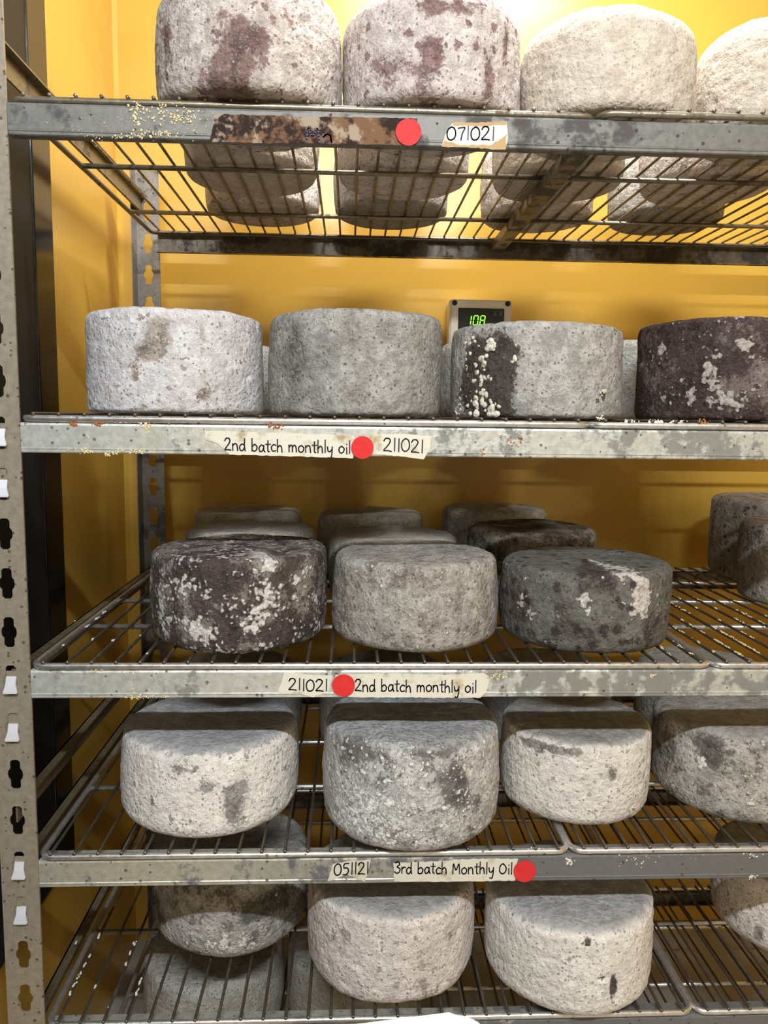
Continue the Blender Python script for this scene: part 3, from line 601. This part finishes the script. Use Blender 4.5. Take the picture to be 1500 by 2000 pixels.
def write(txt, pxl, pxr, pyl, pyr, hpx, parent, mat=None, y=-0.0030, wide=0.0020, rough=False):
    """handwritten line on the beam face from left/right baseline pixels; hpx = x-height in pixels"""
    A, B = onY(pxl, pyl, y), onY(pxr, pyr, y); tot = sum(GL[c][0] for c in txt)
    u = (B-A)/tot; up = Vector((0, 0, (onY(pxl, pyl-hpx, y)-A).z)); bm = bmesh.new(); x = 0; rnd = random.Random(len(txt)+int(pxl))
    for ch in txt:
        adv, st = GL[ch]; jy = rnd.uniform(-0.08, 0.08)
        for s in st:
            pts = [A+u*(x+p[0])+up*(p[1]+jy) for p in catmull([tuple(v) for v in s])]
            for i in range(len(pts)-1):
                d = pts[i+1]-pts[i]
                if d.length < 1e-7: continue
                d.normalize(); nn = Vector((-d.z, 0, d.x))*wide/2; e = d*wide*0.32
                vs = [bm.verts.new(v) for v in (pts[i]-e+nn, pts[i]-e-nn, pts[i+1]+e-nn, pts[i+1]+e+nn)]; bm.faces.new(vs)
        x += adv
    ret = bmesh.ops.extrude_face_region(bm, geom=bm.faces[:])
    for g in ret['geom']:
        if isinstance(g, bmesh.types.BMVert): g.co.y += 0.0003
    bmesh.ops.recalc_face_normals(bm, faces=bm.faces[:])
    o = obj('writing', bm, mat or m_ink, None); o.parent = parent; o.matrix_parent_inverse = Matrix.Translation(-parent.location); return o
def tape(poly, mat, label, cat='label', y=-0.0012, group=None, rough=1.0):
    """strip of tape from its outline on the beam face, edges slightly torn, with thickness"""
    P = [onY(a, b, y) for a, b in poly]; pts = []; rnd = random.Random(int(poly[0][0]))
    for i in range(len(P)):
        a, b = P[i], P[(i+1) % len(P)]; n = max(1, int((b-a).length/0.005))
        for k in range(n):
            p = a.lerp(b, k/n)
            if k: p += Vector((rnd.uniform(-1, 1), 0, rnd.uniform(-1, 1)))*0.0007*rough
            pts.append(p)
    c = sum(pts, Vector())/len(pts); bm = bmesh.new(); extrude_poly(bm, [p-c for p in pts], (0, 0.0009, 0))
    bmesh.ops.triangulate(bm, faces=[f for f in bm.faces if len(f.verts) > 4])
    o = obj('label_tape', bm, mat); o.location = c
    return tag(o, label, cat, group)
def sticker(px, py, rpx, label):
    c = onY(px, py, -0.0036); r = (onY(px+rpx, py, -0.0036)-c).length; bm = bmesh.new()
    rim = [bm.verts.new((r*math.cos(a)*(1+0.012*math.sin(3*a+px)), 0, r*math.sin(a))) for a in [2*math.pi*k/48 for k in range(48)]]
    bm.faces.new(rim); ret = bmesh.ops.extrude_face_region(bm, geom=bm.faces[:])
    for g in ret['geom']:
        if isinstance(g, bmesh.types.BMVert): g.co.y += 0.0006
    bmesh.ops.recalc_face_normals(bm, faces=bm.faces[:])
    o = obj('dot_sticker', bm, m_red); o.location = c; return tag(o, label, 'sticker', 'red dot stickers')
def text_parent(t, *a, **k): return write(*a, parent=t, **k)
t = tape([(420, 222), (600, 228), (815, 231), (812, 284), (640, 281), (410, 277)], m_tapeb, 'brown water-stained tape with illegible purple ink on the top beam')
write('Mn', 597, 652, 277, 279, 17, t, m_inkp, y=-0.0016, wide=0.0024)
t = tape([(884, 240), (990, 238), (992, 270), (987, 291), (920, 288), (862, 286), (870, 262)], m_tape, 'torn tape label reading 071021 on the top beam')
write('071021', 872, 968, 274, 274, 15, t, y=-0.0016)
for q in ([(884, 239), (990, 237), (989, 244), (930, 247), (885, 246)], [(862, 286), (868, 274), (900, 284), (960, 283), (980, 270), (990, 262), (988, 292), (920, 289)]):
    b = tape(q, m_tapebrown, 'x', y=-0.0014, rough=1.8); b.name = 'browned_edge'; del b['label']; del b['category']; loc = b.location.copy(); b.parent = t; b.location = loc-t.location
sticker(798, 258, 25, 'faded red dot sticker at the end of the brown stained tape')
t = tape([(400, 841), (520, 845), (693, 851), (690, 895), (560, 891), (448, 888), (425, 866), (402, 858)], m_tape, 'long white tape reading 2nd batch monthly oil on the second beam')
write('2nd batch monthly oil', 438, 686, 880, 886, 13.5, t, y=-0.0016)
t = tape([(722, 848), (800, 848), (843, 852), (838, 880), (828, 897), (790, 892), (724, 886)], m_tape, 'short tape with browned end reading 211021 on the second beam')
write('211021', 748, 829, 880, 884, 14.5, t, y=-0.0016)
sticker(708, 874, 22, 'red dot sticker between the two tapes on the second beam')
t = tape([(556, 1312), (600, 1318), (650, 1320), (640, 1352), (612, 1362), (578, 1354), (541, 1356)], m_tape, 'short tape reading 211021 left of the red dot on the third beam')
write('211021', 563, 642, 1348, 1350, 13, t, y=-0.0016)
t = tape([(655, 1318), (760, 1316), (880, 1318), (945, 1314), (957, 1322), (950, 1352), (938, 1363), (700, 1362), (655, 1358)], m_tape, 'long tape reading 2nd batch monthly oil right of the third beam\'s red dot')
write('2nd batch monthly oil', 693, 932, 1350, 1353, 13, t, y=-0.0016)
sticker(671, 1339, 22.5, 'red dot sticker before the writing on the third beam')
t = tape([(650, 1688), (690, 1681), (724, 1680), (718, 1706), (712, 1722), (678, 1708), (640, 1722)], m_tape, 'scrap of tape with notched bottom reading 051121 on the fourth beam')
write('051121', 652, 722, 1709, 1706, 13, t, y=-0.0016)
t = tape([(768, 1686), (878, 1682), (885, 1679), (960, 1677), (1012, 1678), (1006, 1720), (880, 1722), (770, 1722)], m_tape, 'long grimy tape reading 3rd batch Monthly Oil on the fourth beam')
write('3rd batch Monthly Oil', 770, 1002, 1706, 1707, 12.5, t, y=-0.0016)
sticker(1025, 1702, 22, 'red dot sticker at the right end of the fourth beam\'s writing')

# ------------------------------------------------------------------ temperature controller on the back wall
p0 = onY(878, 583, YB-0.06); p1 = onY(1001, 583, YB-0.06); wd = p1.x-p0.x; ht = wd*0.86; zt = p0.z
ctl = tag(empty('temperature_controller', ((p0.x+p1.x)/2, YB, zt-ht)), 'pale grey wall-mounted temperature controller with green digits reading 10.8', 'controller')
m_plas = plain('grey_plastic', (243, 242, 238), 0.45); m_scr = plain('dark_screen', (22, 26, 28), 0.2); m_scrw = plain('black_screw', (20, 20, 22), 0.5); m_ico = plain('dim_icon', (82, 98, 104), 0.5)
bm = bmesh.new(); box(bm, (-wd/2, -0.06, 0), (wd/2, -0.001, ht), 0.008); obj('housing', bm, m_plas, ctl)
bm = bmesh.new(); box(bm, (-wd/2+0.004, -0.064, 0.004), (wd/2-0.004, -0.0595, ht-0.004), 0.004); obj('cover', bm, m_plas, ctl)
bm = bmesh.new(); box(bm, (-wd*0.36, -0.0665, ht*0.30), (wd*0.37, -0.0635, ht*0.83), 0.0012); scr = obj('screen', bm, m_scr, ctl)
for sx in (-1, 1):
    for zz in (ht*0.08, ht*0.92):
        bm = bmesh.new(); bmesh.ops.create_cone(bm, cap_ends=True, segments=20, radius1=0.0068, radius2=0.0068, depth=0.004, matrix=Matrix.Translation((sx*wd*0.42, -0.0645, zz)) @ Matrix.Rotation(math.pi/2, 4, 'X')); obj('screw', bm, m_scrw, ctl)
_t = NT('green_led'); m_led = _t.set(Base_Color=(0.1, 0.8, 0.02), Emission_Color=(0.22, 1.0, 0.03), Emission_Strength=2.2)
SEG = {'1': 'bc', '0': 'abcdef', '8': 'abcdefg'}
def digit(ch, x, z, dw, dh):
    bm = bmesh.new(); k = 0.0022; sl = 0.12
    S = {'a': ((0, 1), (1, 1)), 'b': ((1, 1), (1, .5)), 'c': ((1, .5), (1, 0)), 'd': ((0, 0), (1, 0)), 'e': ((0, .5), (0, 0)), 'f': ((0, 1), (0, .5)), 'g': ((0, .5), (1, .5))}
    for s in SEG[ch]:
        (a, b), (c, d) = S[s]; P = Vector((x+a*dw+b*dh*sl, 0, z+b*dh)); Q = Vector((x+c*dw+d*dh*sl, 0, z+d*dh)); dr = (Q-P).normalized()
        P += dr*0.0012; Q -= dr*0.0012; nn = Vector((-dr.z, 0, dr.x))*k/2
        extrude_poly(bm, [Vector((v.x, -0.0672, v.z)) for v in (P+nn, P-nn, Q-nn, Q+nn)], (0, 0.001, 0))
    o = obj('digit', bm, m_led, scr)
dz, dh, dw = ht*0.53, ht*0.165, wd*0.068
digit('1', -wd*0.235, dz, dw, dh); digit('0', -wd*0.125, dz, dw, dh); digit('8', -wd*0.018, dz, dw, dh)
bm = bmesh.new(); box(bm, (-wd*0.042, -0.0672, dz-0.0022), (-wd*0.026, -0.0662, dz+0.0014)); obj('decimal_point', bm, m_led, scr)
for ix in (0.20, 0.29):
    bm = bmesh.new(); box(bm, (wd*ix, -0.0671, ht*0.70), (wd*(ix+0.045), -0.0662, ht*0.78), 0.0003); obj('icon', bm, m_ico, scr)

# ------------------------------------------------------------------ white plastic bin in front
c0 = onY(372, 2001, -0.30); c1 = onY(938, 1979, -0.25); d = (c1-c0); L = d.to_2d().length; ang = math.atan2(d.y, d.x); ztop = (c0.z+c1.z)/2-0.010
def rrect(bm, x0, y0, x1, y1, r, za, zb, inset=0.0):
    pts = []
    for cx, cy, a0 in ((x1-r, y1-r, 0), (x0+r, y1-r, 90), (x0+r, y0+r, 180), (x1-r, y0+r, 270)):
        for k in range(9):
            a = math.radians(a0+k*11.25); pts.append((cx+r*math.cos(a), cy+r*math.sin(a)))
    cx, cy = (x0+x1)/2, (y0+y1)/2; f = 1-inset
    A = [bm.verts.new((cx+(p[0]-cx)*f, cy+(p[1]-cy)*f, za)) for p in pts]; B = [bm.verts.new((p[0], p[1], zb)) for p in pts]
    bm.faces.new(A[::-1]); bm.faces.new(B)
    for i in range(len(A)):
        j = (i+1) % len(A); bm.faces.new((A[i], A[j], B[j], B[i]))
m_white = plain('white_plastic', (238, 238, 238), 0.35)
e = tag(empty('plastic_bin', (c0.x, c0.y, 0)), 'white plastic bin with rounded lid in front of the rack, at the photo\'s bottom edge', 'bin'); e.rotation_euler = (0, 0, ang)
bm = bmesh.new(); rrect(bm, 0.012, -0.30, L-0.012, -0.012, 0.035, 0.0, ztop-0.028, 0.14); obj('body', bm, m_white, e)
bm = bmesh.new(); rrect(bm, 0, -0.312, L, 0, 0.042, ztop-0.030, ztop); bmesh.ops.bevel(bm, geom=[x for x in bm.edges if abs(x.verts[0].co.z-x.verts[1].co.z) < 1e-6], offset=0.005, segments=2, affect='EDGES'); obj('lid', bm, m_white, e)

# ------------------------------------------------------------------ crumbs and crust on the beams
def crumbs(label, spots, mat, seed):
    rnd = random.Random(seed); bm = bmesh.new()
    for (px, py, sx, sz, n, s0) in spots:
        for k in range(n):
            p = onY(px+rnd.gauss(0, sx), py+rnd.gauss(0, sz), -0.0006); s = s0*rnd.uniform(0.4, 1.2)
            bmesh.ops.create_icosphere(bm, subdivisions=1, radius=1, matrix=Matrix.Translation(p) @ Matrix.Rotation(rnd.uniform(0, 6), 4, 'Y') @ Matrix.Diagonal((s*rnd.uniform(0.7, 1.6), s*0.6, s, 1)))
    o = obj('cheese_crumbs', bm, mat); return tag(o, label, 'crumbs', kind='stuff')
crumbs('yellowish cheese crumbs stuck along the top beam left of the brown tape', [(268, 212, 10, 6, 30, 0.0016), (268, 240, 8, 8, 18, 0.0017), (300, 262, 26, 4, 70, 0.0013), (325, 222, 26, 10, 60, 0.0014), (362, 228, 14, 8, 45, 0.0015), (210, 240, 60, 16, 60, 0.0007), (220, 268, 30, 3, 30, 0.0012), (375, 245, 30, 16, 60, 0.0008)], m_crumb, 1)
crumbs('pale curd scraps hanging from the second beam near the left post', [(285, 825, 6, 5, 26, 0.0018), (286, 838, 3, 6, 14, 0.0016), (238, 823, 5, 2, 12, 0.0015), (170, 881, 6, 2, 18, 0.0015), (218, 886, 8, 3, 22, 0.0013), (262, 881, 22, 2, 36, 0.0014), (140, 877, 14, 1, 20, 0.0010), (220, 862, 50, 10, 40, 0.0006)], m_crumb, 2)
crumbs('orange rusty crust bits on the second beam\'s top edge', [(141, 828, 4, 2, 14, 0.0017), (191, 826, 6, 3, 26, 0.0019), (535, 832, 10, 3, 30, 0.0017), (1375, 826, 7, 3, 24, 0.0018), (330, 825, 4, 2, 9, 0.0014), (1003, 862, 8, 8, 18, 0.0014), (942, 884, 3, 3, 10, 0.0015)], m_crumbr, 3)
crumbs('pale crust crumbs along the third beam\'s top edge', [(215, 1304, 24, 2, 70, 0.0016), (255, 1303, 20, 2, 30, 0.0013), (185, 1309, 5, 3, 20, 0.0014), (257, 1345, 2, 14, 16, 0.0012), (270, 1361, 16, 2, 40, 0.0013), (310, 1361, 20, 1, 24, 0.0011), (975, 1320, 10, 4, 26, 0.0014), (1274, 1320, 4, 2, 12, 0.0014), (500, 1306, 200, 2, 60, 0.0007)], m_crumb, 4)
crumbs('white crust flecks on the fourth beam\'s dark right half', [(1112, 1682, 5, 4, 20, 0.0017), (1230, 1685, 20, 6, 16, 0.0012), (1470, 1670, 8, 2, 16, 0.0014), (1470, 1712, 5, 2, 14, 0.0015), (1050, 1659, 8, 2, 18, 0.0016), (1260, 1672, 80, 4, 20, 0.0007)], m_crumbw, 5)
# crust on the wire ends of the second and top shelves
crumbs('pale crust on the second shelf\'s wire ends by the maroon wheel', [(1230, 824, 8, 2, 26, 0.0017), (1282, 824, 9, 2, 30, 0.0017), (1325, 825, 8, 2, 22, 0.0016), (1172, 818, 5, 2, 14, 0.0014)], m_crumbw, 6)

def rod_crust(label, zi, area_px, n, seed, mat):
    rnd = random.Random(seed); bm = bmesh.new(); x0g, x1g = (0.002, JX[zi]-0.003)
    for k in range(n):
        px = rnd.uniform(area_px[0], area_px[2]); py = rnd.uniform(area_px[1], area_px[3]); p = onZ(px, py, ZS[zi])
        a, b_ = ((0.002, JX[zi]-0.003) if p.x < JX[zi] else (JX[zi]+0.003, RW-0.003)); nn = max(2, round((b_-a-0.036)/0.0368)); st = (b_-a-0.036)/nn
        x = a+0.018+round((p.x-a-0.018)/st)*st
        if p.y < 0.02 or p.y > D-0.02: continue
        for q in range(rnd.randint(1, 5)):
            s = rnd.uniform(0.0010, 0.0026)
            bmesh.ops.create_icosphere(bm, subdivisions=1, radius=1, matrix=Matrix.Translation((x+rnd.gauss(0, 0.0012), p.y+q*0.004, ZS[zi]-0.0008)) @ Matrix.Diagonal((s, s*1.8, s*0.6, 1)))
    return tag(obj('cheese_crumbs', bm, mat), label, 'crumbs', kind='stuff')
rod_crust('pale crust flecks on the empty wires at the third shelf\'s right end', 2, (1315, 1150, 1500, 1285), 90, 11, m_crumb)
rod_crust('pale crust flecks on the third shelf\'s wires beside the left post', 2, (90, 1190, 290, 1280), 12, 12, m_crumbw)
rod_crust('pale crust flecks on the fifth shelf\'s wires beside the left post', 4, (110, 1830, 300, 1990), 18, 13, m_crumbw)
